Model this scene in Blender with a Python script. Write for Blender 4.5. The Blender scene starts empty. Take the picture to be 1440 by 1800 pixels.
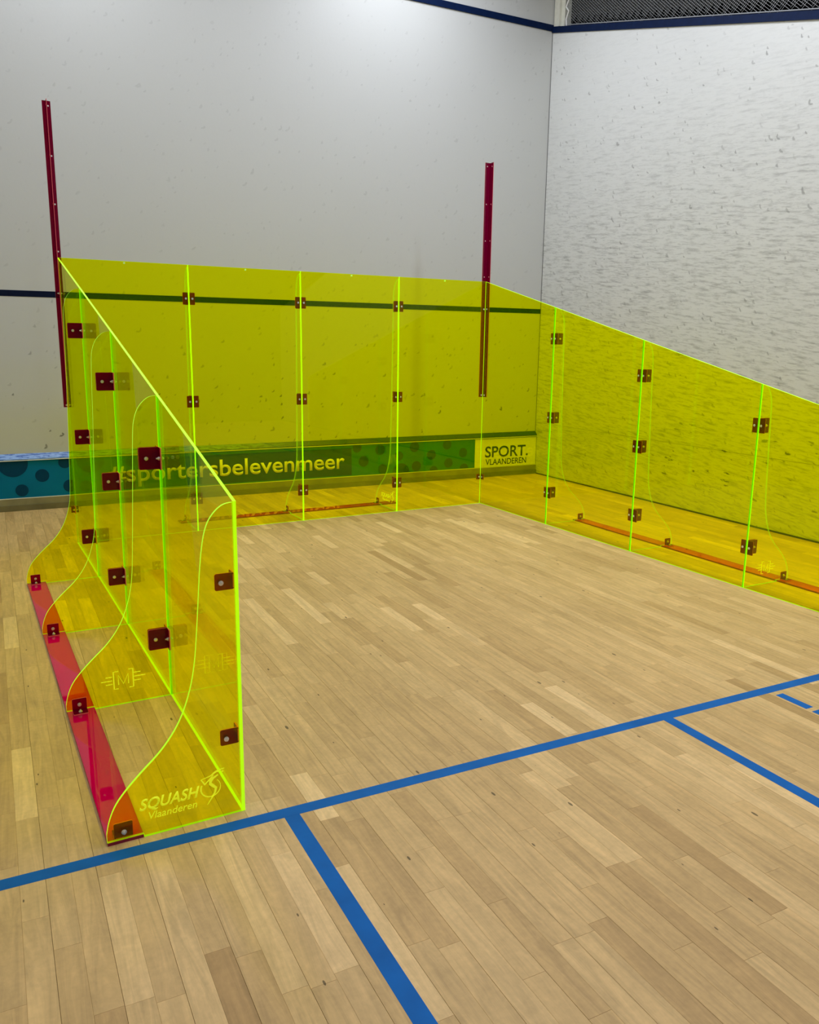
import bpy, bmesh, math, random
from mathutils import Vector, Matrix
random.seed(7)
S = bpy.context.scene
COL = S.collection

# ------------------------------------------------------------------ camera
W_PX, H_PX, F_PX = 1440, 1800, 1438.885
yaw, pit, rol = .4719, .2036, .0127
fw = Vector((math.sin(yaw) * math.cos(pit), math.cos(yaw) * math.cos(pit), -math.sin(pit)))
rt = Vector((math.cos(yaw), -math.sin(yaw), 0))
up = rt.cross(fw)
r2 = rt * math.cos(rol) + up * math.sin(rol)
u2 = -rt * math.sin(rol) + up * math.cos(rol)
cam_d = bpy.data.cameras.new('camera')
cam = bpy.data.objects.new('camera', cam_d)
COL.objects.link(cam)
m = Matrix((r2, u2, -fw)).transposed().to_4x4()
m.translation = Vector((-5.552, -7.7229, 1.4595))
cam.matrix_world = m
cam_d.sensor_fit = 'VERTICAL'
cam_d.sensor_height = 36.0
cam_d.lens = 36.0 * F_PX / H_PX
cam_d.clip_start = .02
S.camera = cam

# ------------------------------------------------------------------ world, exposure
w = bpy.data.worlds.new('world')
S.world = w
w.use_nodes = True
w.node_tree.nodes['Background'].inputs[0].default_value = (.55, .58, .62, 1)
w.node_tree.nodes['Background'].inputs[1].default_value = .12
S.view_settings.view_transform = 'Standard'
S.view_settings.look = 'None'
S.view_settings.gamma = 1
S.view_settings.use_curve_mapping = False
S.view_settings.exposure = 0.08

# ------------------------------------------------------------------ ceiling lamps (x, y, watts); their housings are built further down
LAMPS = [(-1.9, -1.2, 49), (-1.6, -3.6, 57), (-1.6, -5.9, 76), (-1.6, -8.2, 56),
         (-4.8, -1.3, 42), (-4.8, -5.9, 7), (-4.8, -8.2, 18)]
LAMP_Z, LAMP_L, LAMP_W = 5.5, 1.2, .32
for lx, ly, pw in LAMPS:
    ld = bpy.data.lights.new('lamp_light', 'AREA')
    ld.shape = 'RECTANGLE'
    ld.size, ld.size_y = LAMP_W, LAMP_L
    ld.energy = pw
    ld.color = (.93, .97, 1.10)
    lo = bpy.data.objects.new('lamp_light', ld)
    lo.location = (lx, ly, LAMP_Z - .012)
    COL.objects.link(lo)

# ------------------------------------------------------------------ helpers
def N(nt, t, **kw):
    n = nt.nodes.new(t)
    for k, v in kw.items():
        setattr(n, k, v)
    return n

def mat(name):
    mt = bpy.data.materials.new(name)
    mt.use_nodes = True
    return mt, mt.node_tree, mt.node_tree.nodes['Principled BSDF']

def simple(name, col, rough=.5, metal=0., spec=.5, var=0., scale=30., emit=0.):
    mt, nt, b = mat(name)
    b.inputs['Roughness'].default_value = rough
    b.inputs['Metallic'].default_value = metal
    b.inputs['Specular IOR Level'].default_value = spec
    b.inputs['Base Color'].default_value = (*col, 1)
    if emit:
        b.inputs['Emission Color'].default_value = (*col, 1)
        b.inputs['Emission Strength'].default_value = emit
    if var:
        g = N(nt, 'ShaderNodeNewGeometry')
        no = N(nt, 'ShaderNodeTexNoise')
        no.inputs['Scale'].default_value = scale
        no.inputs['Detail'].default_value = 4
        nt.links.new(g.outputs['Position'], no.inputs['Vector'])
        mp = N(nt, 'ShaderNodeMapRange')
        mp.inputs[1].default_value = .3
        mp.inputs[2].default_value = .7
        mp.inputs[3].default_value = 1 - var
        mp.inputs[4].default_value = 1 + var
        nt.links.new(no.outputs['Fac'], mp.inputs[0])
        mx = N(nt, 'ShaderNodeVectorMath', operation='SCALE')
        mx.inputs[0].default_value = col
        nt.links.new(mp.outputs[0], mx.inputs['Scale'])
        nt.links.new(mx.outputs[0], b.inputs['Base Color'])
    return mt

def math_node(nt, op, a, b=None, c=None, clamp=False):
    n = N(nt, 'ShaderNodeMath', operation=op)
    n.use_clamp = clamp
    for i, v in enumerate((a, b, c)):
        if v is None:
            continue
        if isinstance(v, (int, float)):
            n.inputs[i].default_value = v
        else:
            nt.links.new(v, n.inputs[i])
    return n.outputs[0]

def mixcol(nt, fac, a, b, mode='MIX'):
    n = N(nt, 'ShaderNodeMix', data_type='RGBA', blend_type=mode)
    for i, v in ((0, fac), (6, a), (7, b)):
        if isinstance(v, (int, float)):
            n.inputs[i].default_value = v
        elif isinstance(v, tuple):
            n.inputs[i].default_value = (*v, 1)
        else:
            nt.links.new(v, n.inputs[i])
    return n.outputs[2]

def acrylic(name, tint, glow, frac, refl=(1, 1, 1)):
    """flat fluorescent acrylic sheet: tinted clear body, Fresnel reflection, a little dye scatter"""
    mt = bpy.data.materials.new(name)
    mt.use_nodes = True
    nt = mt.node_tree
    nt.nodes.clear()
    out = N(nt, 'ShaderNodeOutputMaterial')
    g = N(nt, 'ShaderNodeNewGeometry')
    ior = N(nt, 'ShaderNodeMix', data_type='FLOAT')
    ior.inputs[2].default_value = 1.49
    ior.inputs[3].default_value = 1 / 1.49
    nt.links.new(g.outputs['Backfacing'], ior.inputs[0])
    fr = N(nt, 'ShaderNodeFresnel')
    nt.links.new(ior.outputs[0], fr.inputs['IOR'])
    tr = N(nt, 'ShaderNodeBsdfTransparent')
    tr.inputs[0].default_value = (*tint, 1)
    df = N(nt, 'ShaderNodeBsdfDiffuse')
    df.inputs[0].default_value = (*glow, 1)
    tl = N(nt, 'ShaderNodeBsdfTranslucent')
    tl.inputs[0].default_value = (*glow, 1)
    dd = N(nt, 'ShaderNodeMixShader')
    dd.inputs[0].default_value = .5
    nt.links.new(df.outputs[0], dd.inputs[1])
    nt.links.new(tl.outputs[0], dd.inputs[2])
    body = N(nt, 'ShaderNodeMixShader')
    body.inputs[0].default_value = frac
    nt.links.new(tr.outputs[0], body.inputs[1])
    nt.links.new(dd.outputs[0], body.inputs[2])
    gl = N(nt, 'ShaderNodeBsdfGlossy')
    gl.inputs['Roughness'].default_value = .015
    gl.inputs[0].default_value = (*refl, 1)
    mx = N(nt, 'ShaderNodeMixShader')
    nt.links.new(fr.outputs[0], mx.inputs[0])
    nt.links.new(body.outputs[0], mx.inputs[1])
    nt.links.new(gl.outputs[0], mx.inputs[2])
    nt.links.new(mx.outputs[0], out.inputs[0])
    return mt

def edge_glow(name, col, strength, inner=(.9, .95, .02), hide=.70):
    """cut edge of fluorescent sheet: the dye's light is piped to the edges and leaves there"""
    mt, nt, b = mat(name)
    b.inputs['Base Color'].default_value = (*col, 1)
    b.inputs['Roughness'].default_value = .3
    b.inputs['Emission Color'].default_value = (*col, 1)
    b.inputs['Emission Strength'].default_value = strength  # added glow, standing in for dye light that leaves at the cut
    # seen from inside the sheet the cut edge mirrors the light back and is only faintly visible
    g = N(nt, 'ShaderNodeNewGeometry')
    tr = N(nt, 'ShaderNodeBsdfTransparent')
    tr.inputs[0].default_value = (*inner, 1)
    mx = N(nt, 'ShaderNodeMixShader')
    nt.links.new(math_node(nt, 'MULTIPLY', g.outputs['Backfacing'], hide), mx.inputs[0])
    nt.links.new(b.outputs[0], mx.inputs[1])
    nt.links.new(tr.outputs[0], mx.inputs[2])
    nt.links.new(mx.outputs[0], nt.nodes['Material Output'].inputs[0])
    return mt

M = {}
M['y_face'] = acrylic('yellow_acrylic', (1.08, 1.06, .02), (.35, 1.3, .0), .035, (.8, .8, .25))  # tint brightens what shows through, painting in the dye's own light
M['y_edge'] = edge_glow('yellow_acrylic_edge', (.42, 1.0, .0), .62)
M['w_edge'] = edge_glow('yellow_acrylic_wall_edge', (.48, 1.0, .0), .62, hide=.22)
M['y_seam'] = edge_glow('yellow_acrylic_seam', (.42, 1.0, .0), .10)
M['p_face'] = acrylic('magenta_acrylic', (.46, .0, .13), (.62, .0, .18), .16, (.6, .6, .6))
M['p_edge'] = edge_glow('magenta_acrylic_edge', (.70, .12, .14), .05, (.5, 0, .1))
M['d_face'] = acrylic('dark_magenta_acrylic', (.36, .0, .08), (.60, .0, .11), .30, (.6, .6, .6))
M['r_face'] = acrylic('pink_acrylic', (.95, .02, .36), (1.15, .0, .48), .36)
M['r_edge'] = edge_glow('pink_acrylic_edge', (.22, .0, .04), .0, (.5, 0, .1))
M['engraving'] = simple('engraved_frosting_glow', (.78, .88, .01), .6, emit=.44)  # emission painted in for dye light caught by the frosting
M['steel'] = simple('bolt_steel', (.90, .90, .90), .38, metal=1.)
M['blue_paint'] = simple('blue_floor_paint', (.0, .115, .41), .5, var=.12, scale=9, spec=.12)
M['navy'] = simple('navy_line_paint', (.002, .006, .026), .5, var=.15, spec=.1)
M['navy_trim'] = simple('navy_trim', (.002, .010, .045), .5, var=.15, spec=.1)
M['white_paint'] = simple('cream_post_paint', (.66, .66, .56), .5, var=.05)
M['ceiling'] = simple('ceiling_board', (.42, .43, .45), .8, var=.06, scale=3)
M['plain_wall'] = simple('plain_court_wall', (.72, .72, .70), .55, var=.03, scale=3)
M['dark_void'] = simple('dark_gallery', (.022, .025, .025), .9, var=.3, scale=1.5)
M['net'] = simple('grey_net_cord', (.30, .31, .31), .7)
M['rope'] = simple('white_rope', (.8, .8, .76), .8)
M['housing'] = simple('lamp_housing', (.75, .75, .75), .4, var=.03)
M['diffuser'] = simple('lamp_diffuser', (.95, .97, 1.0), .5, emit=3.)
M['teal'] = simple('teal_banner', (.0, .15, .33), .5, var=.10, scale=4, spec=.1)
M['dot'] = simple('navy_dot', (.0, .045, .12), .5, var=.15, scale=6, spec=.1)
M['textbox'] = simple('dark_teal_panel', (.0, .04, .09), .5, var=.15, scale=6, spec=.1)
M['white_print'] = simple('white_print', (.80, .80, .76), .4, var=.04)
M['ink'] = simple('dark_navy_ink', (.004, .012, .05), .5)
M['back_glass'] = simple('dark_back_glass', (.10, .10, .10), .3, var=.1, scale=2)
M['base'] = simple('grey_brown_skirting', (.24, .215, .13), .5, var=.2, scale=8)
M['base_dark'] = simple('dark_skirting_foot', (.15, .13, .07), .55, var=.2, scale=8)
M['seal'] = simple('black_seal', (.01, .01, .011), .6)
M['subfloor'] = simple('dark_subfloor', (.16, .10, .05), .8, var=.3)
M['grey_joint'] = simple('grey_joint', (.10, .10, .10), .7)
M['faint_joint'] = simple('faint_joint', (.34, .34, .33), .7)

def rail_blue():
    mt, nt, b = mat('worn_blue_rail')
    g = N(nt, 'ShaderNodeNewGeometry')
    mp = N(nt, 'ShaderNodeMapping')
    mp.inputs['Scale'].default_value = (9, 40, 70)
    nt.links.new(g.outputs['Position'], mp.inputs[0])
    no = N(nt, 'ShaderNodeTexNoise')
    no.inputs['Detail'].default_value = 6
    no.inputs['Scale'].default_value = 1.4
    nt.links.new(mp.outputs[0], no.inputs[0])
    sx = N(nt, 'ShaderNodeSeparateXYZ')
    nt.links.new(g.outputs['Position'], sx.inputs[0])
    # the left half of the rail is scuffed almost white-blue, the right half still dark
    t = math_node(nt, 'MULTIPLY_ADD', sx.outputs[0], -.55, -1.55, clamp=True)
    f = math_node(nt, 'MULTIPLY', math_node(nt, 'GREATER_THAN', no.outputs[0], .47), t)
    c = mixcol(nt, t, (.006, .03, .13), (.03, .12, .50))
    c = mixcol(nt, f, c, (.20, .36, .80))
    nt.links.new(c, b.inputs['Base Color'])
    b.inputs['Roughness'].default_value = .4
    return mt
M['rail_blue'] = rail_blue()

def wall_mat(name, base, horizontal, streak, crescents, scuffs):
    """painted court wall with ball marks; 'horizontal' is the index of the wall's horizontal axis"""
    mt, nt, b = mat(name)
    g = N(nt, 'ShaderNodeNewGeometry')
    sp = N(nt, 'ShaderNodeSeparateXYZ')
    nt.links.new(g.outputs['Position'], sp.inputs[0])
    h = sp.outputs[horizontal]
    z = sp.outputs[2]
    zt = math_node(nt, 'MULTIPLY_ADD', h, -.11 if horizontal == 1 else 0., z)
    def uv(sh, sz, off=0.):
        c = N(nt, 'ShaderNodeCombineXYZ')
        nt.links.new(math_node(nt, 'MULTIPLY', h, sh), c.inputs[0])
        nt.links.new(math_node(nt, 'MULTIPLY', zt, sz), c.inputs[1])
        c.inputs[2].default_value = off
        return c.outputs[0]
    def noise(v, scale, detail=4., rough=.55, dist=0.):
        n = N(nt, 'ShaderNodeTexNoise')
        n.inputs['Scale'].default_value = scale
        n.inputs['Detail'].default_value = detail
        n.inputs['Roughness'].default_value = rough
        n.inputs['Distortion'].default_value = dist
        nt.links.new(v, n.inputs['Vector'])
        return n.outputs['Fac']
    def ramp(v, a, c):
        n = N(nt, 'ShaderNodeMapRange')
        n.inputs[1].default_value = a
        n.inputs[2].default_value = c
        nt.links.new(v, n.inputs[0])
        return n.outputs[0]
    # grime: a little dirtier where most balls hit
    low = ramp(z, 3.9, 2.3)
    col = mixcol(nt, math_node(nt, 'MULTIPLY', noise(uv(1, 1, 3), 1.3), .12), base, tuple(c * .72 for c in base))
    if streak:
        s1 = ramp(noise(uv(5, 34, 1), 1.15, 6, .64, .12), .50, .68)
        s2 = ramp(noise(uv(12, 75, 5), 1.1, 4, .6, .1), .52, .68)
        s = math_node(nt, 'MAXIMUM', s1, math_node(nt, 'MULTIPLY', s2, .7))
        amt = math_node(nt, 'MULTIPLY', s, math_node(nt, 'MULTIPLY_ADD', low, streak * .85, streak * .18))
        col = mixcol(nt, amt, col, (.20, .205, .20))
    # crescent ball marks: thin arcs inside sparse Voronoi cells
    def arcs(scale, keep, r0, wd, seed):
        v = N(nt, 'ShaderNodeTexVoronoi')
        v.inputs['Scale'].default_value = scale
        wob = N(nt, 'ShaderNodeTexNoise')
        wob.inputs['Scale'].default_value = 6
        nt.links.new(uv(1, 1, seed), wob.inputs['Vector'])
        ad = N(nt, 'ShaderNodeVectorMath', operation='MULTIPLY_ADD')
        nt.links.new(wob.outputs['Color'], ad.inputs[0])
        ad.inputs[1].default_value = (.10, .10, 0)
        nt.links.new(uv(1, 1.1, seed), ad.inputs[2])
        nt.links.new(ad.outputs[0], v.inputs['Vector'])
        d = v.outputs['Distance']
        ring = ramp(math_node(nt, 'ABSOLUTE', math_node(nt, 'SUBTRACT', d, r0)), wd, wd * .3)
        cs = N(nt, 'ShaderNodeSeparateColor')
        nt.links.new(v.outputs['Color'], cs.inputs[0])
        pick = math_node(nt, 'LESS_THAN', cs.outputs[0], keep)
        # only one side of each ring
        df = N(nt, 'ShaderNodeVectorMath', operation='SUBTRACT')
        nt.links.new(ad.outputs[0], df.inputs[0])
        nt.links.new(v.outputs['Position'], df.inputs[1])
        ds = N(nt, 'ShaderNodeVectorMath', operation='DOT_PRODUCT')
        nt.links.new(df.outputs[0], ds.inputs[0])
        ds.inputs[1].default_value = (.8, -.6, 0)
        side = math_node(nt, 'GREATER_THAN', ds.outputs['Value'], .0)
        return math_node(nt, 'MULTIPLY', math_node(nt, 'MULTIPLY', ring, pick),
                         math_node(nt, 'MULTIPLY', side, cs.outputs[1]))
    if crescents:
        a = math_node(nt, 'MAXIMUM', arcs(9, .45, .15, .10, 2), arcs(14, .40, .14, .12, 9))
        if horizontal == 0:
            # more marks towards the bottom of the front wall
            a = math_node(nt, 'MULTIPLY', a, math_node(nt, 'MULTIPLY_ADD', ramp(z, 2.0, .7), .80, .20))
        col = mixcol(nt, math_node(nt, 'MULTIPLY', a, crescents), col, (.10, .10, .095))
    if scuffs:
        zone = math_node(nt, 'MULTIPLY', ramp(z, 1.0, .6), ramp(z, .16, .26))
        zone = math_node(nt, 'MULTIPLY', zone, ramp(h, -1.4, -2.2))
        k = ramp(noise(uv(7, 22, 7), 1.25, 3, .5), .655, .70)
        col = mixcol(nt, math_node(nt, 'MULTIPLY', math_node(nt, 'MULTIPLY', k, zone), scuffs), col, (.05, .045, .04))
    nt.links.new(col, b.inputs['Base Color'])
    b.inputs['Roughness'].default_value = .48
    b.inputs['Specular IOR Level'].default_value = .3
    bp = N(nt, 'ShaderNodeBump')
    bp.inputs['Strength'].default_value = .12
    bp.inputs['Distance'].default_value = .004
    nt.links.new(noise(uv(1, 1, 4), 40, 3), bp.inputs['Height'])
    nt.links.new(bp.outputs[0], b.inputs['Normal'])
    return mt
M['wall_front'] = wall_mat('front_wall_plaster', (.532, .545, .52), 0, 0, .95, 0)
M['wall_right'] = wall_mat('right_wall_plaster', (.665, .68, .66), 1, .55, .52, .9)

def wood():
    mt, nt, b = mat('maple_strip')
    g = N(nt, 'ShaderNodeNewGeometry')
    at = N(nt, 'ShaderNodeAttribute')
    at.attribute_name = 'tone'
    wn = N(nt, 'ShaderNodeTexWhiteNoise', noise_dimensions='1D')
    nt.links.new(math_node(nt, 'MULTIPLY', at.outputs['Fac'], 913.7), wn.inputs['W'])
    sh = N(nt, 'ShaderNodeVectorMath', operation='MULTIPLY_ADD')
    nt.links.new(wn.outputs['Color'], sh.inputs[0])
    sh.inputs[1].default_value = (7, 7, 7)
    nt.links.new(g.outputs['Position'], sh.inputs[2])
    mp = N(nt, 'ShaderNodeMapping')
    mp.inputs['Scale'].default_value = (26, 2.2, 26)
    nt.links.new(sh.outputs[0], mp.inputs[0])
    no = N(nt, 'ShaderNodeTexNoise')
    no.inputs['Scale'].default_value = 1.
    no.inputs['Detail'].default_value = 6
    no.inputs['Roughness'].default_value = .62
    no.inputs['Distortion'].default_value = 1.8
    nt.links.new(mp.outputs[0], no.inputs[0])
    n2 = N(nt, 'ShaderNodeTexNoise')
    n2.inputs['Scale'].default_value = 60
    n2.inputs['Detail'].default_value = 3
    nt.links.new(g.outputs['Position'], n2.inputs[0])
    n3 = N(nt, 'ShaderNodeTexNoise')
    n3.inputs['Scale'].default_value = 1.1
    n3.inputs['Detail'].default_value = 3
    nt.links.new(g.outputs['Position'], n3.inputs[0])
    cr = N(nt, 'ShaderNodeValToRGB')
    e = cr.color_ramp.elements
    e[0].position = .0
    e[0].color = (.46, .285, .112, 1)
    e[1].position = 1.
    e[1].color = (.80, .555, .26, 1)
    x = e.new(.3); x.color = (.56, .365, .15, 1)
    x = e.new(.7); x.color = (.655, .44, .19, 1)
    nt.links.new(at.outputs['Fac'], cr.inputs[0])
    grain = N(nt, 'ShaderNodeMapRange')
    grain.inputs[1].default_value = .3
    grain.inputs[2].default_value = .7
    grain.inputs[3].default_value = .80
    grain.inputs[4].default_value = 1.12
    nt.links.new(no.outputs[0], grain.inputs[0])
    fine = math_node(nt, 'MULTIPLY_ADD', n2.outputs[0], .22, .89)
    big = math_node(nt, 'MULTIPLY_ADD', n3.outputs[0], .22, .89)
    n4 = N(nt, 'ShaderNodeTexNoise')
    n4.inputs['Scale'].default_value = 9
    n4.inputs['Detail'].default_value = 5
    n4.inputs['Roughness'].default_value = .7
    n4.inputs['Distortion'].default_value = .6
    nt.links.new(sh.outputs[0], n4.inputs[0])
    blotch = math_node(nt, 'MULTIPLY_ADD', n4.outputs[0], .34, .83)
    f = math_node(nt, 'MULTIPLY', math_node(nt, 'MULTIPLY', math_node(nt, 'MULTIPLY', grain.outputs[0], fine), big), blotch)
    # thin dents and dark nicks
    vo = N(nt, 'ShaderNodeTexVoronoi')
    vo.inputs['Scale'].default_value = 6.5
    mp2 = N(nt, 'ShaderNodeMapping')
    mp2.inputs['Scale'].default_value = (3.2, 1.1, 1)
    mp2.inputs['Rotation'].default_value = (0, 0, .5)
    nt.links.new(g.outputs['Position'], mp2.inputs[0])
    nt.links.new(mp2.outputs[0], vo.inputs['Vector'])
    cs = N(nt, 'ShaderNodeSeparateColor')
    nt.links.new(vo.outputs['Color'], cs.inputs[0])
    nick = math_node(nt, 'MULTIPLY', math_node(nt, 'LESS_THAN', vo.outputs['Distance'],
                     math_node(nt, 'MULTIPLY', cs.outputs[1], .11)), math_node(nt, 'LESS_THAN', cs.outputs[0], .5))
    f = math_node(nt, 'MULTIPLY', f, math_node(nt, 'MULTIPLY_ADD', nick, -.7, 1.))
    sc = N(nt, 'ShaderNodeVectorMath', operation='SCALE')
    nt.links.new(cr.outputs[0], sc.inputs[0])
    nt.links.new(f, sc.inputs['Scale'])
    nt.links.new(sc.outputs[0], b.inputs['Base Color'])
    b.inputs['Roughness'].default_value = .50
    b.inputs['Specular IOR Level'].default_value = .22
    return mt
M['wood'] = wood()

def link(name, me, mats, parent=None, label=None, cat=None, group=None, kind=None, loc=None):
    """link a mesh given in world coordinates; its origin goes to loc (or stays at 0)"""
    o = bpy.data.objects.new(name, me)
    COL.objects.link(o)
    if not me.materials:
        for mm in (mats if isinstance(mats, (list, tuple)) else [mats]):
            me.materials.append(mm)
    if loc is not None:
        me.transform(Matrix.Translation(-Vector(loc)))
        o.location = loc
    if parent is not None:
        o.parent = parent
        o.location = o.location - world_loc(parent)
    tag(o, label, cat, group, kind)
    return o

def world_loc(o):
    v = Vector((0, 0, 0))
    while o is not None:
        v += o.location
        o = o.parent
    return v

def tag(o, label=None, cat=None, group=None, kind=None):
    if label: o['label'] = label
    if cat: o['category'] = cat
    if group: o['group'] = group
    if kind: o['kind'] = kind

class MB:
    def __init__(s):
        s.v = []; s.f = []; s.m = []; s.mi = 0; s.tone = []; s.t = 0.
    def add(s, vs, fs):
        b = len(s.v)
        s.v += [tuple(v) for v in vs]
        for f in fs:
            s.f.append([b + i for i in f]); s.m.append(s.mi); s.tone.append(s.t)
    def box(s, x0, x1, y0, y1, z0, z1):
        s.add([(x0, y0, z0), (x1, y0, z0), (x1, y1, z0), (x0, y1, z0), (x0, y0, z1), (x1, y0, z1), (x1, y1, z1), (x0, y1, z1)],
              [(0, 3, 2, 1), (4, 5, 6, 7), (0, 1, 5, 4), (1, 2, 6, 5), (2, 3, 7, 6), (3, 0, 4, 7)])
    def bevbox(s, x0, x1, y0, y1, z0, z1, c):
        """box with chamfered top edges"""
        s.add([(x0, y0, z0), (x1, y0, z0), (x1, y1, z0), (x0, y1, z0),
               (x0, y0, z1 - c), (x1, y0, z1 - c), (x1, y1, z1 - c), (x0, y1, z1 - c),
               (x0 + c, y0 + c, z1), (x1 - c, y0 + c, z1), (x1 - c, y1 - c, z1), (x0 + c, y1 - c, z1)],
              [(0, 3, 2, 1), (0, 1, 5, 4), (1, 2, 6, 5), (2, 3, 7, 6), (3, 0, 4, 7),
               (4, 5, 9, 8), (5, 6, 10, 9), (6, 7, 11, 10), (7, 4, 8, 11), (8, 9, 10, 11)])
    def tube(s, a, b, r, n=10, r2=None):
        a = Vector(a); b = Vector(b); r2 = r if r2 is None else r2
        d = (b - a).normalized()
        p = d.orthogonal().normalized(); q = d.cross(p)
        vs = []
        for c, rr in ((a, r), (b, r2)):
            for i in range(n):
                t = 2 * math.pi * i / n
                vs.append(c + p * math.cos(t) * rr + q * math.sin(t) * rr)
        s.add(vs, [(i, (i + 1) % n, n + (i + 1) % n, n + i) for i in range(n)] + [tuple(range(n))[::-1], tuple(range(n, 2 * n))])
    def build(s, name, mats, parent=None, tone=False, **kw):
        me = bpy.data.meshes.new(name)
        me.from_pydata(s.v, [], s.f)
        if not isinstance(mats, (list, tuple)): mats = [mats]
        for mm in mats: me.materials.append(mm)
        me.polygons.foreach_set('material_index', s.m)
        if tone:
            a = me.attributes.new('tone', 'FLOAT', 'FACE')
            a.data.foreach_set('value', s.tone)
        me.update()
        return link(name, me, mats, parent, **kw)

class Frame:
    """a vertical (or any) plane: point = o + d*u + z + n*t"""
    def __init__(s, o, d, n, up=(0, 0, 1)):
        s.o = Vector(o); s.d = Vector(d).normalized(); s.n = Vector(n).normalized(); s.u = Vector(up)
    def p(s, u, z, t=0.):
        return s.o + s.d * u + s.u * z + s.n * t

def round_rect(u0, u1, z0, z1, r, n=4):
    pts = []
    for cx, cz, a0 in ((u1 - r, z1 - r, 0), (u0 + r, z1 - r, 90), (u0 + r, z0 + r, 180), (u1 - r, z0 + r, 270)):
        for i in range(n + 1):
            a = math.radians(a0 + 90 * i / n)
            pts.append((cx + r * math.cos(a), cz + r * math.sin(a)))
    return pts

def circle(cx, cz, r, n=20):
    return [(cx + r * math.cos(2 * math.pi * i / n), cz + r * math.sin(2 * math.pi * i / n)) for i in range(n)]

def sheet_mesh(name, fr, outer, t0, t1, mats, holes=()):
    """prism of a flat outline (with holes) between offsets t0 and t1; material 0 faces, 1 edges"""
    cu = bpy.data.curves.new('tmp', 'CURVE')
    cu.dimensions = '2D'
    cu.fill_mode = 'BOTH'
    cu.extrude = abs(t1 - t0) / 2
    for loop in [outer] + list(holes):
        sp = cu.splines.new('POLY')
        sp.points.add(len(loop) - 1)
        for i, (a, b) in enumerate(loop):
            sp.points[i].co = (a, b, 0, 1)
        sp.use_cyclic_u = True
    ob = bpy.data.objects.new('tmp', cu)
    me = bpy.data.meshes.new_from_object(ob)
    bpy.data.objects.remove(ob)
    bpy.data.curves.remove(cu)
    bm = bmesh.new()
    bm.from_mesh(me)
    bmesh.ops.remove_doubles(bm, verts=bm.verts, dist=1e-6)
    bm.normal_update()
    for f in bm.faces:
        f.material_index = 0 if abs(f.normal.z) > .5 else 1
        f.smooth = False
    mid = (t0 + t1) / 2
    for v in bm.verts:
        v.co = fr.p(v.co.x, v.co.y, mid + v.co.z)
    bmesh.ops.recalc_face_normals(bm, faces=bm.faces)
    if bm.calc_volume(signed=True) < 0:
        bmesh.ops.reverse_faces(bm, faces=bm.faces[:])
    me.materials.clear()
    bm.to_mesh(me)
    bm.free()
    me.name = name
    for mm in mats: me.materials.append(mm)
    return me

def sheet(name, fr, outer, t0, t1, mats, parent, holes=(), **kw):
    return link(name, sheet_mesh(name, fr, outer, t0, t1, mats, holes), mats, parent, **kw)

def text_mesh(txt, fr, u0, u1, z0, z1, t, mt, name, parent, bold=0., shear=0., thick=.001, cap=True, **kw):
    """lettering scaled into the box u0..u1, z0..z1 of a frame"""
    cu = bpy.data.curves.new('tmp', 'FONT')
    cu.body = txt
    cu.offset = bold
    cu.resolution_u = 4
    ob = bpy.data.objects.new('tmp', cu)
    me = bpy.data.meshes.new_from_object(ob)
    bpy.data.objects.remove(ob)
    bm = bmesh.new(); bm.from_mesh(me)
    for v in bm.verts:                      # the offset can throw single spikes out of sharp corners
        v.co.y = min(max(v.co.y, -.26), .73)
        v.co.x += shear * v.co.y
    xs = [v.co.x for v in bm.verts]; ys = [v.co.y for v in bm.verts]
    x0, x1, y0, y1 = min(xs), max(xs), min(ys), max(ys)
    g = bmesh.ops.extrude_face_region(bm, geom=bm.faces[:])
    top = {e for e in g['geom'] if isinstance(e, bmesh.types.BMVert)}
    for v in bm.verts:
        a = (v.co.x - x0) / (x1 - x0); c = (v.co.y - y0) / (y1 - y0)
        v.co = fr.p(u0 + a * (u1 - u0), z0 + c * (z1 - z0), t + (thick if v in top else 0))
    bmesh.ops.recalc_face_normals(bm, faces=bm.faces)
    bm.to_mesh(me); bm.free()
    me.materials.clear()
    me.materials.append(mt)
    me.name = name
    return link(name, me, mt, parent, **kw)

def stroke(mb, fr, pts, wd, t, thick=.0006):
    """flat band of width wd along a polyline, drawn on the plane of fr"""
    ws = wd if isinstance(wd, (list, tuple)) else [wd] * len(pts)
    L = []; R = []
    for i, p in enumerate(pts):
        a = pts[max(i - 1, 0)]; b = pts[min(i + 1, len(pts) - 1)]
        dx, dz = b[0] - a[0], b[1] - a[1]
        l = math.hypot(dx, dz) or 1
        nx, nz = -dz / l * ws[i] / 2, dx / l * ws[i] / 2
        L.append((p[0] + nx, p[1] + nz)); R.append((p[0] - nx, p[1] - nz))
    for i in range(len(pts) - 1):
        q = [L[i], R[i], R[i + 1], L[i + 1]]
        vs = [fr.p(a, b, t) for a, b in q] + [fr.p(a, b, t + thick) for a, b in q]
        mb.add(vs, [(0, 3, 2, 1), (4, 5, 6, 7), (0, 1, 5, 4), (1, 2, 6, 5), (2, 3, 7, 6), (3, 0, 4, 7)])

def empty(name, loc, **kw):
    o = bpy.data.objects.new(name, None)
    o.empty_display_size = .2
    COL.objects.link(o)
    o.location = loc
    tag(o, **kw)
    return o

# ================================================================== SETTING
XL, YB, ZC = -6.4, -9.75, 5.7
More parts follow.
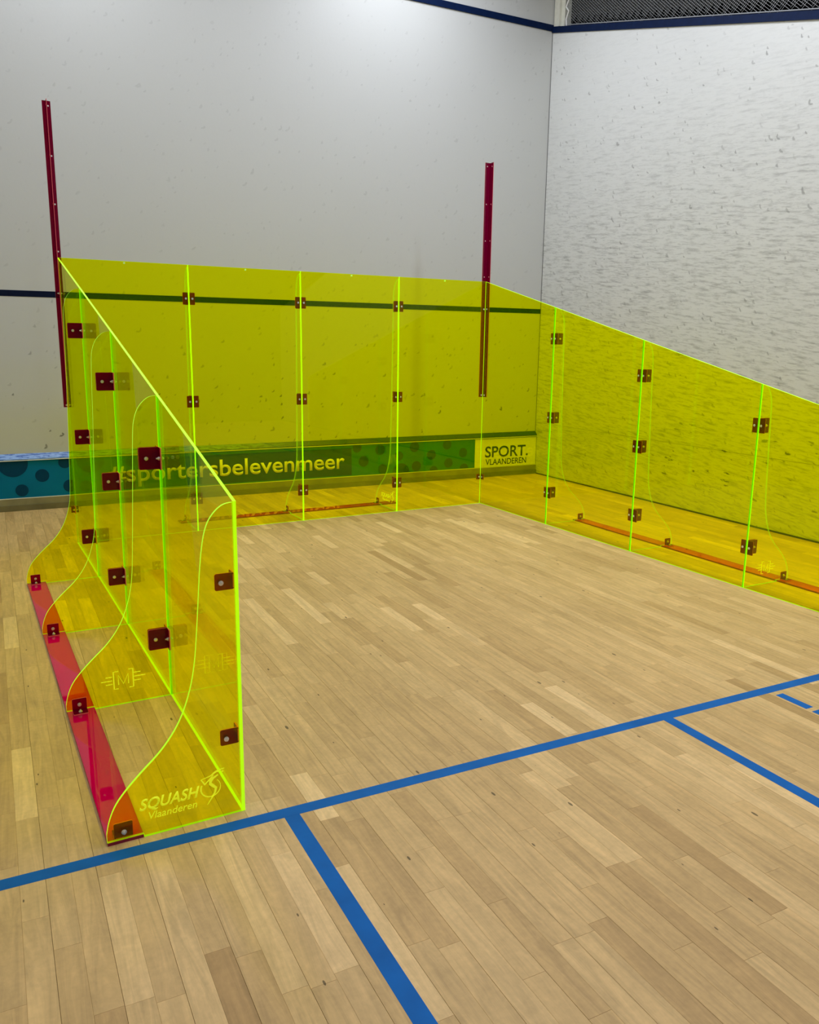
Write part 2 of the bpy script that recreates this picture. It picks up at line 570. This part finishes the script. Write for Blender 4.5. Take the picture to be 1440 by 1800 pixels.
# ---- floor: dark subfloor slab with single maple strips laid on it
b = MB(); b.box(XL, 0, YB, 0, -.10, -.016)
floor = b.build('floor', M['subfloor'], kind='structure')
PIT, X0 = .065, -5.264            # strip pitch; a board seam every second strip
strips = []
k0 = math.ceil((XL - X0) / PIT) - 1
for k in range(k0, int((0 - X0) / PIT) + 2):
    xa = X0 + k * PIT; xb = xa + PIT
    if xb <= XL or xa >= 0: continue
    xa = max(xa, XL); xb = min(xb, 0)
    y = YB - random.random() * .5
    while y < 0:
        ln = random.choice((.30, .42, .5, .55, .6, .68, .8))
        ya, yb = max(y, YB), min(y + ln, 0)
        y += ln
        if yb - ya < .02: continue
        strips.append((k, xa, xb, ya, yb, min(max(random.gauss(.55, .20), 0), 1)))
def size_px(s):
    c = Vector(((s[1] + s[2]) / 2, (s[3] + s[4]) / 2, 0)) - cam.matrix_world.translation
    z = c.dot(fw)
    if z < .3: return 0
    x = c.dot(r2) / z * F_PX; y = c.dot(u2) / z * F_PX
    if abs(x) > 790 or abs(y) > 1010: return 0
    return (s[2] - s[1]) * (s[4] - s[3]) / z ** 3
strips.sort(key=size_px, reverse=True)
def add_strip(mb, s, ox=0, oy=0):
    k, xa, xb, ya, yb, tn = s
    gl = .0004 if k % 2 == 0 else .0001      # wider joint at each board seam
    gr = .0004 if k % 2 == 1 else .0001
    mb.t = tn
    mb.bevbox(xa + gl - ox, xb - gr - ox, ya + .00015 - oy, yb - .00015 - oy, -.016, 0, .0004)
for s in strips[:300]:
    mb = MB(); cx, cy = (s[1] + s[2]) / 2, (s[3] + s[4]) / 2
    add_strip(mb, s)
    mb.build('plank', M['wood'], floor, tone=True, loc=(cx, cy, 0))
mb = MB()
for s in strips[300:]: add_strip(mb, s)
mb.build('planks', M['wood'], floor, tone=True, kind='stuff')
# ---- painted blue lines
def line(x0, x1, y0, y1):
    b = MB(); b.bevbox(x0, x1, y0, y1, -.0002, .0005, .0003)
    b.build('court_line', M['blue_paint'], floor, loc=((x0 + x1) / 2, (y0 + y1) / 2, 0))
line(XL, 0, -5.49, -5.44)
line(-4.838, -4.788, -7.1, -5.49)
line(-3.263, -3.213, YB, -5.49)
line(-1.65, -1.60, -7.1, -5.49)
line(-2.652, -2.608, -5.667, -5.517)
line(-2.652, -2.608, -5.845, -5.693)
line(-2.652, -2.608, -6.02, -5.87)

# ---- walls
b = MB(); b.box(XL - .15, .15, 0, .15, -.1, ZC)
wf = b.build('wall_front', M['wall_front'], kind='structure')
b = MB(); b.box(XL, 0, -.002, .001, 1.797, 1.847)
b.build('service_line', M['navy'], wf)
b = MB(); b.box(XL, 0, -.012, .001, 4.665, 4.725)
b.build('out_line', M['navy_trim'], wf)
b = MB(); b.box(-.004, 0, -.005, 0, .49, 4.66)
b.build('corner_joint', M['grey_joint'], wf)
def topz(y): return 4.652 + .2676 * y      # lower edge of the sloping out line on the side wall
b = MB()
ys = [0, YB]
v = []
for x in (0, .14):
    v += [(x, 0, -.1), (x, YB, -.1), (x, YB, max(topz(YB), 2.05)), (x, 0, topz(0))]
b.add(v, [(0, 1, 2, 3), (7, 6, 5, 4), (0, 4, 5, 1), (1, 5, 6, 2), (2, 6, 7, 3), (3, 7, 4, 0)])
wr = b.build('wall_right', M['wall_right'], kind='structure')
b = MB(); v = []
for x in (-.012, .14):
    v += [(x, 0, topz(0)), (x, YB, topz(YB)), (x, YB, topz(YB) + .06), (x, 0, topz(0) + .06)]
b.add(v, [(0, 1, 2, 3), (7, 6, 5, 4), (0, 4, 5, 1), (1, 5, 6, 2), (2, 6, 7, 3), (3, 7, 4, 0)])
b.build('out_line', M['navy_trim'], wr)
b = MB(); b.box(-.0015, .001, YB, -.02, .5885, .591)
b.build('panel_joint', M['faint_joint'], wr)
b = MB(); b.box(-.008, .001, YB, 0, 0, .013)
b.build('floor_seal', M['seal'], wr)
b = MB(); b.box(XL - .15, XL, YB, 0, -.1, ZC)
b.build('wall_left', M['plain_wall'], kind='structure')
b = MB(); b.box(XL - .15, .14, YB - .15, YB, -.1, ZC)
b.build('wall_back', M['back_glass'], kind='structure')
b = MB(); b.box(XL - .15, 3.3, YB - .15, .15, ZC, ZC + .15)
b.build('ceiling', M['ceiling'], kind='structure')
# dark gallery beyond the net above the side wall
b = MB()
b.box(3.1, 3.25, YB, .15, -.1, ZC); b.box(.15, 3.1, .0, .15, -.1, ZC); b.box(.14, 3.1, YB - .15, YB, -.1, ZC)
b.build('wall_gallery', M['dark_void'], kind='structure')
# cream post in the corner above the side wall
b = MB(); b.box(.0, .11, -.105, -.02, 4.69, ZC); b.box(.03, .11, -.16, -.105, 4.66, ZC)
b.build('trim_1', M['white_paint'], kind='structure')

# ---- net above the side wall
net = empty('safety_net', (.02, -.2, 4.66), label='grey knotted safety net strung above the right side wall', cat='net')
mb = MB()
ya, yb_, sp_ = -.19, -4.6, .030
nn = 0
def clipz(y): return topz(y) + .055
c = -6.2
while c < 1.8:
    for sg in (1, -1):
        # line z = 4.3 + sg*(y - c0)
        pts = []
        steps = 46
        seg = None
        for i in range(steps + 1):
            y = ya + (yb_ - ya) * i / steps
            z = 4.3 + sg * (y - (c if sg == 1 else c)) * .85
            ok = clipz(y) <= z <= 5.66
            if ok and seg is None: seg = (y, z)
            if ok: last = (y, z)
            if (not ok or i == steps) and seg is not None:
                if abs(seg[0] - last[0]) > .01:
                    mb.tube((.02, seg[0], seg[1]), (.02, last[0], last[1]), .0013, n=3)
                seg = None
    c += sp_
mb.build('net_mesh', M['net'], net, loc=(.02, -.2, 4.66))
mb = MB()
random.seed(3)
p = Vector((.015, -.21, 4.66)); i = 0
while p.z < 5.6:
    q = Vector((.015, -.21 + (-.028 if i % 2 else .012) + random.uniform(-.01, .01), p.z + random.uniform(.05, .075)))
    mb.tube(p, q, .007, n=6); p = q; i += 1
mb.build('edge_rope', M['rope'], net, loc=(.02, -.2, 4.66))
mb = MB()
mb.tube((.02, -.19, topz(-.19) + .075), (.02, -4.6, topz(-4.6) + .075), .005, n=6)
mb.build('hem_cord', M['net'], net, loc=(.02, -.2, 4.66))

# ---- ceiling lamps
WHERE = ['right side right by the front wall', 'right side ahead of the short line', 'right side behind the short line', 'right side by the back wall',
         'left side right by the front wall', 'left side behind the short line', 'left side by the back wall']
for i, (lx, ly, pw) in enumerate(LAMPS):
    e = empty('ceiling_lamp', (lx, ly, ZC), label='white ceiling lamp above the frame, ' + WHERE[i], cat='lamp', group='ceiling lamps above the court')
    b = MB()
    x0, x1, y0, y1 = lx - LAMP_W / 2 - .03, lx + LAMP_W / 2 + .03, ly - LAMP_L / 2 - .03, ly + LAMP_L / 2 + .03
    b.box(x0, x1, y0, y1, LAMP_Z + .02, ZC)
    for q in ((x0, x0 + .025, y0, y1), (x1 - .025, x1, y0, y1), (x0, x1, y0, y0 + .025), (x0, x1, y1 - .025, y1)):
        b.box(*q, LAMP_Z - .01, LAMP_Z + .02)
    b.build('housing', M['housing'], e, loc=(lx, ly, ZC))
    b = MB(); b.box(x0 + .025, x1 - .025, y0 + .025, y1 - .025, LAMP_Z, LAMP_Z + .015)
    b.build('diffuser', M['diffuser'], e, loc=(lx, ly, ZC))

# ================================================================== TIN with sponsor banner
tin = empty('tin', (-3.2, -.02, 0), label='long low front-wall tin board with dotted teal sponsor banner and blue top rail', cat='tin board')
TB = Frame((0, -.03, 0), (1, 0, 0), (0, -1, 0))
TL = (-3.2, -.02, 0)
b = MB(); b.box(XL + .001, -.004, -.030, -.001, .105, .445)
b.build('banner', M['teal'], tin, loc=TL)
b = MB()
x0, x1 = XL + .001, -.004
v = [(x0, -.001, .440), (x0, -.040, .436), (x0, -.042, .447), (x0, -.001, .489)]
v += [(x1, a[1], a[2]) for a in v]
b.add(v, [(0, 1, 2, 3), (7, 6, 5, 4), (0, 4, 5, 1), (1, 5, 6, 2), (2, 6, 7, 3), (3, 7, 4, 0)])
b.build('top_rail', M['rail_blue'], tin, loc=TL)
b = MB(); b.box(x0, x1, -.0435, -.040, .432, .438)
b.build('rail_lip', M['white_print'], tin, loc=TL)
b = MB(); b.box(x0, x1, -.040, -.001, .050, .103)
b.build('skirting', M['base'], tin, loc=TL)
b = MB(); b.box(x0, x1, -.052, -.001, .0, .050)
b.build('skirting_foot', M['base_dark'], tin, loc=TL)
b = MB(); b.box(x0, x1, -.034, -.030, .104, .110)
b.build('banner_edge', M['white_print'], tin, loc=TL)
# dark text panel, its lettering and the white sponsor panel
b = MB(); b.box(-4.78, -2.30, -.0312, -.030, .122, .400)
b.build('text_panel', M['textbox'], tin, loc=TL)
text_mesh('#sportersbelevenmeer', TB, -4.665, -2.378, .142, .352, .0014, M['white_print'], 'slogan_lettering', tin, bold=.012, loc=TL)
b = MB(); b.box(-.823, -.006, -.0312, -.030, .112, .425)
b.build('sponsor_panel', M['white_print'], tin, loc=TL)
text_mesh('SPORT.', TB, -.690, -.115, .216, .342, .0014, M['ink'], 'sponsor_lettering', tin, bold=.014, loc=TL)
text_mesh('VLAANDEREN', TB, -.682, -.135, .132, .198, .0014, M['ink'], 'sponsor_lettering', tin, bold=.006, loc=TL)
def half_disc(u, z, r):
    z0, z1 = .112, .432
    pts = [(a, min(max(c, z0), z1)) for a, c in circle(u, z, r, 28)]
    return pts
dots = [(-5.43, .412, .118), (-5.207, .294, .056), (-5.375, .175, .052), (-5.02, .40, .052), (-4.99, .19, .055), (-4.84, .31, .05),
        (-5.60, .25, .055), (-5.78, .38, .055), (-5.95, .2, .1), (-6.2, .33, .055), (-6.1, .40, .05),
        (-2.166, .255, .056), (-1.979, .366, .055), (-1.949, .161, .053), (-1.576, .379, .056), (-1.551, .170, .055),
        (-1.370, .284, .054), (-1.179, .385, .053), (-1.157, .184, .052), (-.975, .288, .052), (-1.735, .112, .10),
        (-1.76, .29, .05), (-.96, .112, .055), (-2.24, .40, .05), (-1.34, .112, .05)]
for u, z, r in dots:
    sheet('dot', TB, half_disc(u, z, r), .0001, .0010, (M['dot'], M['dot']), tin, loc=(u, -.03, z))

# ================================================================== TRAINING COURT of fluorescent acrylic
court = empty('training_court', (-3.25, -3.4, 0), cat='training court',
              label='three-sided training court of see-through fluorescent yellow acrylic with magenta brackets on the wooden floor')
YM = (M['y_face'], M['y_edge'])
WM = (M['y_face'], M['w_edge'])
PM = (M['p_face'], M['p_edge'])
BM_ = (M['d_face'], M['p_edge'])
RM = (M['r_face'], M['r_edge'])
TH = .010
GAP = .0012
FLp = Vector((-5.067, -1.451, 0)); FRp = Vector((-1.542, -1.313, 0))
fd = (FRp - FLp).normalized(); fn = Vector((-fd.y, fd.x, 0))            # out of the court, towards the front wall
L4p = Vector((-4.941, -5.396, 0)); ld_ = (L4p - FLp).normalized(); ln_ = Vector((ld_.y, -ld_.x, 0))   # towards -x
R4p = Vector((-1.4665, -5.31, 0)); rd_ = (R4p - FRp).normalized(); rn_ = Vector((-rd_.y, rd_.x, 0))   # towards +x
if ln_.x > 0: ln_ = -ln_
if rn_.x < 0: rn_ = -rn_
WF = Frame(FLp, fd, fn); WL = Frame(FLp, ld_, ln_); WR = Frame(FRp, rd_, rn_)
FLEN = (FRp - FLp).length

_bm = MB()
_bm.tube((0, 0, 0), (0, 0, .0025), .0078, 12)
_bm.tube((0, 0, .0025), (0, 0, .0065), .0062, 6)
_bm.tube((0, 0, .0065), (0, 0, .012), .0031, 8)
BOLT = bpy.data.meshes.new('bolt')
BOLT.from_pydata(_bm.v, [], _bm.f)
BOLT.materials.append(M['steel'])
def bolt(parent, p, d, l=.012):
    """washer, hexagonal nut and short threaded end; every bolt is an object of its own"""
    o = bpy.data.objects.new('bolt', BOLT)
    COL.objects.link(o)
    o.rotation_mode = 'QUATERNION'
    o.rotation_quaternion = Vector((0, 0, 1)).rotation_difference(Vector(d).normalized())
    o.scale = (1, 1, l / .012)
    o.parent = parent
    o.location = Vector(p) - world_loc(parent)

PROF = [(.010, 1.0), (.031, .997), (.049, .986), (.066, .969), (.080, .948), (.091, .919), (.100, .874), (.108, .808),
        (.115, .723), (.124, .618), (.133, .527), (.148, .447), (.175, .368), (.205, .313), (.248, .259), (.306, .208),
        (.352, .162), (.384, .122), (.403, .076), (.411, .037)]
def smooth(pts, it=2):
    for _ in range(it):
        q = [pts[0]]
        for a, c in zip(pts, pts[1:]):
            q += [(a[0] * .75 + c[0] * .25, a[1] * .75 + c[1] * .25), (a[0] * .25 + c[0] * .75, a[1] * .25 + c[1] * .75)]
        q.append(pts[-1]); pts = q
    return pts
def rib_outline(h):
    top = []
    for u, z in PROF:
        if z > .5:
            z = .527 + (z - .527) * (h - .527) / (1 - .527) if z < .87 else h - (1 - z)
        top.append((u, z))
    # taller ribs: keep the shoulder narrow, widen slowly downwards
    top = smooth([(TH / 2 + .0005, h)] + top, 2)
    return top + [(.411, .0105), (.306, .0105), (.306, .0005), (TH / 2 + .0005, .0005)]

def rib(wall, u, h, nz, names, both=True, foot=-1, first_side=1, logo=None):
    """a rib behind a wall at distance u along it. nz: heights of its bracket centres.
    rib frame: d = away from the wall, n = along the wall (towards the camera end)"""
    fr = Frame(wall.p(u, 0), wall.n, wall.d)
    out = rib_outline(h)
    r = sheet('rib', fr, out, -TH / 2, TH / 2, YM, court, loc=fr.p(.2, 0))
    for z in nz:
        for sd in ((1, -1) if both else (-1,)):
            br = MB()
            a = TH / 2 * sd
            hh = .044 if both else .026
            z0, z1 = z - hh, z + hh
            t = .004
            # leg on the rib
            me = sheet_mesh('bracket', fr, round_rect(TH / 2 + .0005, .084 if both else .064, z0, z1, .006), a, a + t * sd, BM_)
            bm = bmesh.new(); bm.from_mesh(me); bpy.data.meshes.remove(me)
            # leg on the wall
            f2 = Frame(wall.p(u, 0), wall.d, wall.n)
            lo, hi = (TH / 2, TH / 2 + .040) if sd > 0 else (-TH / 2 - .040, -TH / 2)
            me = sheet_mesh('bracket', f2, round_rect(lo, hi, z0, z1, .005), TH / 2, TH / 2 + t, BM_)
            bm.from_mesh(me); bpy.data.meshes.remove(me)
            me = bpy.data.meshes.new('bracket'); bm.to_mesh(me); bm.free()
            for mm in BM_: me.materials.append(mm)
            link('bracket', me, BM_, r, loc=fr.p(.02, z, a))
            bolt(r, fr.p(.056 if both else .048, z, a + t * sd), fr.n * sd)
            if not both: bolt(r, fr.p(.048, z, -a), fr.n * -sd)
            bolt(r, wall.p(u + sd * .024, z, TH / 2 + t), wall.n)
            bolt(r, wall.p(u + sd * .024, z, -TH / 2), -wall.n, l=.003)
    # foot bracket on the rail
    sd = foot
    a = TH / 2 * sd; t = .004
    me = sheet_mesh('bracket', fr, round_rect(.336, .390, .0115, .060, .004), a, a + t * sd, BM_)
    bm = bmesh.new(); bm.from_mesh(me); bpy.data.meshes.remove(me)
    f3 = Frame(fr.p(0, 0), fr.d, (0, 0, 1), up=fr.n)
    lo, hi = sorted((a, a + .048 * sd))
    me = sheet_mesh('bracket', f3, round_rect(.336, .390, lo, hi, .004), .0105, .0145, PM)
    bm.from_mesh(me); bpy.data.meshes.remove(me)
    me = bpy.data.meshes.new('bracket'); bm.to_mesh(me); bm.free()
    for mm in BM_: me.materials.append(mm)
    link('bracket', me, BM_, r, loc=fr.p(.363, .02, a))
    bolt(r, fr.p(.363, .035, a + t * sd), fr.n * sd)
    bolt(r, fr.p(.363, .035, -a), fr.n * -sd)
    bolt(r, fr.p(.363, .0145, a + .028 * sd), (0, 0, 1), l=.009)
    if logo:
        logo(fr, r)
    return r

# logos, engraved on the rib's camera side; u = distance from the wall (so the reading direction is -u on the left wall)
def wing_logo(fr, r, flip=1):
    mb = MB()
    W = .0042
    t = TH / 2 + .0001
    for pl, w_ in (([(.209, .144), (.228, .144), (.228, .070), (.211, .070)], W), ([(.210, .086), (.210, .128), (.191, .088), (.171, .129), (.171, .086)], W * .9),
                   ([(.169, .147), (.152, .147), (.152, .069), (.169, .069)], W), ([(.259, .124), (.234, .124)], W * .8), ([(.277, .108), (.234, .108)], W * .8),
                   ([(.259, .093), (.234, .093)], W * .8), ([(.149, .129), (.122, .129)], W * .8), ([(.149, .112), (.104, .112)], W * .8),
                   ([(.149, .095), (.122, .095)], W * .8)):
        stroke(mb, fr, [(u, z) for u, z in pl], w_, t)
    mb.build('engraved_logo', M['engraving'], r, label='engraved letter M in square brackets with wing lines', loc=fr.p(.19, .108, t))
def squash_logo(fr, r):
    t = TH / 2 + .0001
    g = Frame(fr.p(0, 0), -fr.d, fr.n)      # reading direction towards the wall
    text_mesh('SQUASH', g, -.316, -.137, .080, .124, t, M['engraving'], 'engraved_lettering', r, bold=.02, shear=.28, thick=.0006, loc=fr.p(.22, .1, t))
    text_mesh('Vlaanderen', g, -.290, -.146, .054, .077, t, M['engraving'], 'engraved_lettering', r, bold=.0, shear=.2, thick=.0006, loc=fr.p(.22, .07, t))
    mb = MB()
    arc = [(.102 + .0305 * math.cos(math.radians(a)), .108 + .031 * math.sin(math.radians(a))) for a in range(-15, -186, -12)]
    arc = [(.102 + .0305 * math.cos(math.radians(a)), .108 + .030 * math.sin(math.radians(a))) for a in range(25, -228, -12)]
    stroke(mb, fr, arc, [.0045 - .0028 * i / len(arc) for i in range(len(arc))], t)
    stroke(mb, fr, [(.131, .141), (.120, .123), (.107, .134), (.093, .148)], [.003, .006, .004, .003], t)
    stroke(mb, fr, [(.131, .141), (.102, .147), (.088, .156), (.078, .160)], [.0015, .003, .006, .005], t)
    stroke(mb, fr, [(.078, .146), (.094, .138), (.102, .129), (.103, .121), (.094, .112), (.086, .104), (.089, .090), (.100, .073), (.114, .053)],
           [.004, .007, .009, .0095, .009, .008, .006, .004, .0015], t)
    stroke(mb, fr, [(.080, .156), (.070, .162), (.058, .163)], [.004, .003, .002], t)
    stroke(mb, fr, circle(.064, .154, .002, 8), .002, t)
    mb.build('engraved_logo', M['engraving'], r, label='engraved ring with leaping player figure', loc=fr.p(.1, .11, t))

# ---- front wall: four panels 2 m high
HO = [.433, 1.317, 2.206, 3.093]
for i in range(4):
    u0, u1 = FLEN * i / 4, FLEN * (i + 1) / 4
    a, c = u0 + GAP / 2, u1 - GAP / 2
    if i == 0: a = u0 + TH / 2
    if i == 3: c = u1 - TH / 2
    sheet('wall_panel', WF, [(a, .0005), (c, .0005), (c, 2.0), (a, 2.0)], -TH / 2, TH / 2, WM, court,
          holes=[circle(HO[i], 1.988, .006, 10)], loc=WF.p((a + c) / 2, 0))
for i in (1, 2, 3):
    rib(WF, FLEN * i / 4, 1.985, (1.76, 1.003, .255), None, logo=squash_logo if i == 3 else None, foot=-1)
# ---- side walls: four panels each, top sloping from 2 m to 1 m
for wall, nrib in ((WL, 4), (WR, 4)):
    for i in range(4):
        s_ = (L4p - FLp).length / 4 if wall is WL else 1.0
        a, c = s_ * i + GAP / 2, s_ * (i + 1) - GAP / 2
        if i == 0: a = -TH / 2
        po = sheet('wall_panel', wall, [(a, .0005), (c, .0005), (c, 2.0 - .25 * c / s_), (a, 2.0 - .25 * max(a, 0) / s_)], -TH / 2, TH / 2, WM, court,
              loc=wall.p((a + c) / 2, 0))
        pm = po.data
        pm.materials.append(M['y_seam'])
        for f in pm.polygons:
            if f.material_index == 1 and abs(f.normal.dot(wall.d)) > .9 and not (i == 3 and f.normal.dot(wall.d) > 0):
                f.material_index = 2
SL = (L4p - FLp).length / 4
nzs = {1: (1.506, .88, .264), 2: (1.256, .76, .264), 3: (1.003, .255), 4: (.757, .258)}
for i in (1, 2, 3, 4):
    lg = {3: wing_logo, 4: squash_logo}.get(i)
    u = SL * i - (TH / 2 if i == 4 else 0)
    rib(WL, u, 2 - .25 * i - .003, nzs[i], None, both=i < 4, foot=(1 if i < 4 else -1), logo=lg)
for i in (1, 2, 3, 4):
    u = 1.0 * i - (TH / 2 if i == 4 else 0)
    rib(WR, u, 2 - .25 * i - .003, nzs[i], None, both=i < 4, foot=1, logo={3: wing_logo}.get(i))

# ---- magenta rails on the floor under the ribs' feet
def rail(wall, u0, u1):
    f = Frame(wall.p(0, 0), wall.d, (0, 0, 1), up=wall.n)
    sheet('floor_rail', f, [(u0, .3075), (u1, .3075), (u1, .410), (u0, .410)], .0006, .0100, RM, court,
          loc=wall.p((u0 + u1) / 2, 0, .36), label='flat pink see-through rail joining the rib feet')
rail(WL, SL - .006, SL * 4)
rail(WR, .98, 4.0)
rail(WF, FLEN / 4 - .06, FLEN * 3 / 4 + .17)

# ---- tall magenta corner posts, L-shaped, from 1 m to 3 m
def post(front_dir, ucorner, side):
    # leg on the front wall's outer face
    t = .004
    s0 = ucorner - TH / 2 if front_dir > 0 else ucorner + TH / 2
    lo, hi = (ucorner - TH / 2 - t, ucorner + .044) if front_dir > 0 else (ucorner - .044, ucorner + TH / 2 + t)
    if front_dir > 0: lo, hi = -.030, .022
    hx = ucorner + .022 * front_dir
    holes = [circle(.007 if front_dir > 0 else hx, z, .0055, 10) for z in (2.96, 2.65, 2.345, 2.04)]
    me = sheet_mesh('post', WF, [(lo, .985), (hi, .985), (hi, 2.99), (lo, 2.99)], TH / 2, TH / 2 + t, PM, holes)
    bm = bmesh.new(); bm.from_mesh(me); bpy.data.meshes.remove(me)
    hs = [circle(.024, z, .0055, 10) for z in (2.96, 2.65, 2.345, 2.04)]
    me = sheet_mesh('post', side, [(-TH / 2, .985), (.046, .985), (.046, 2.99), (-TH / 2, 2.99)], TH / 2 + .0002, TH / 2 + t, PM, hs)
    bm.from_mesh(me); bpy.data.meshes.remove(me)
    me = bpy.data.meshes.new('post'); bm.to_mesh(me); bm.free()
    for mm in PM: me.materials.append(mm)
    o = link('corner_post', me, PM, court, loc=WF.p(ucorner, .985), label='tall narrow magenta corner post with screw holes')
    for z in (1.762, 1.002):
        bolt(o, WF.p(hx, z, TH / 2 + t), WF.n); bolt(o, WF.p(hx, z, -TH / 2), -WF.n, l=.004)
        bolt(o, side.p(.024, z, TH / 2 + t), side.n); bolt(o, side.p(.024, z, -TH / 2), -side.n, l=.004)
    # small corner bracket near the floor
    me = sheet_mesh('b', WF, [(min(lo, hi), .225), (max(lo, hi), .225), (max(lo, hi), .275), (min(lo, hi), .275)], TH / 2, TH / 2 + t, BM_)
    bm = bmesh.new(); bm.from_mesh(me); bpy.data.meshes.remove(me)
    me = sheet_mesh('b', side, [(-TH / 2, .225), (.040, .225), (.040, .275), (-TH / 2, .275)], TH / 2 + .0002, TH / 2 + t, BM_)
    bm.from_mesh(me); bpy.data.meshes.remove(me)
    me = bpy.data.meshes.new('corner_bracket'); bm.to_mesh(me); bm.free()
    for mm in BM_: me.materials.append(mm)
    o = link('corner_bracket', me, BM_, court, loc=WF.p(ucorner, .25))
    bolt(o, WF.p(hx, .25, TH / 2 + t), WF.n); bolt(o, WF.p(hx, .25, -TH / 2), -WF.n, l=.004)
    bolt(o, side.p(.024, .25, TH / 2 + t), side.n); bolt(o, side.p(.024, .25, -TH / 2), -side.n, l=.004)
post(1, 0, WL)
post(-1, FLEN, WR)
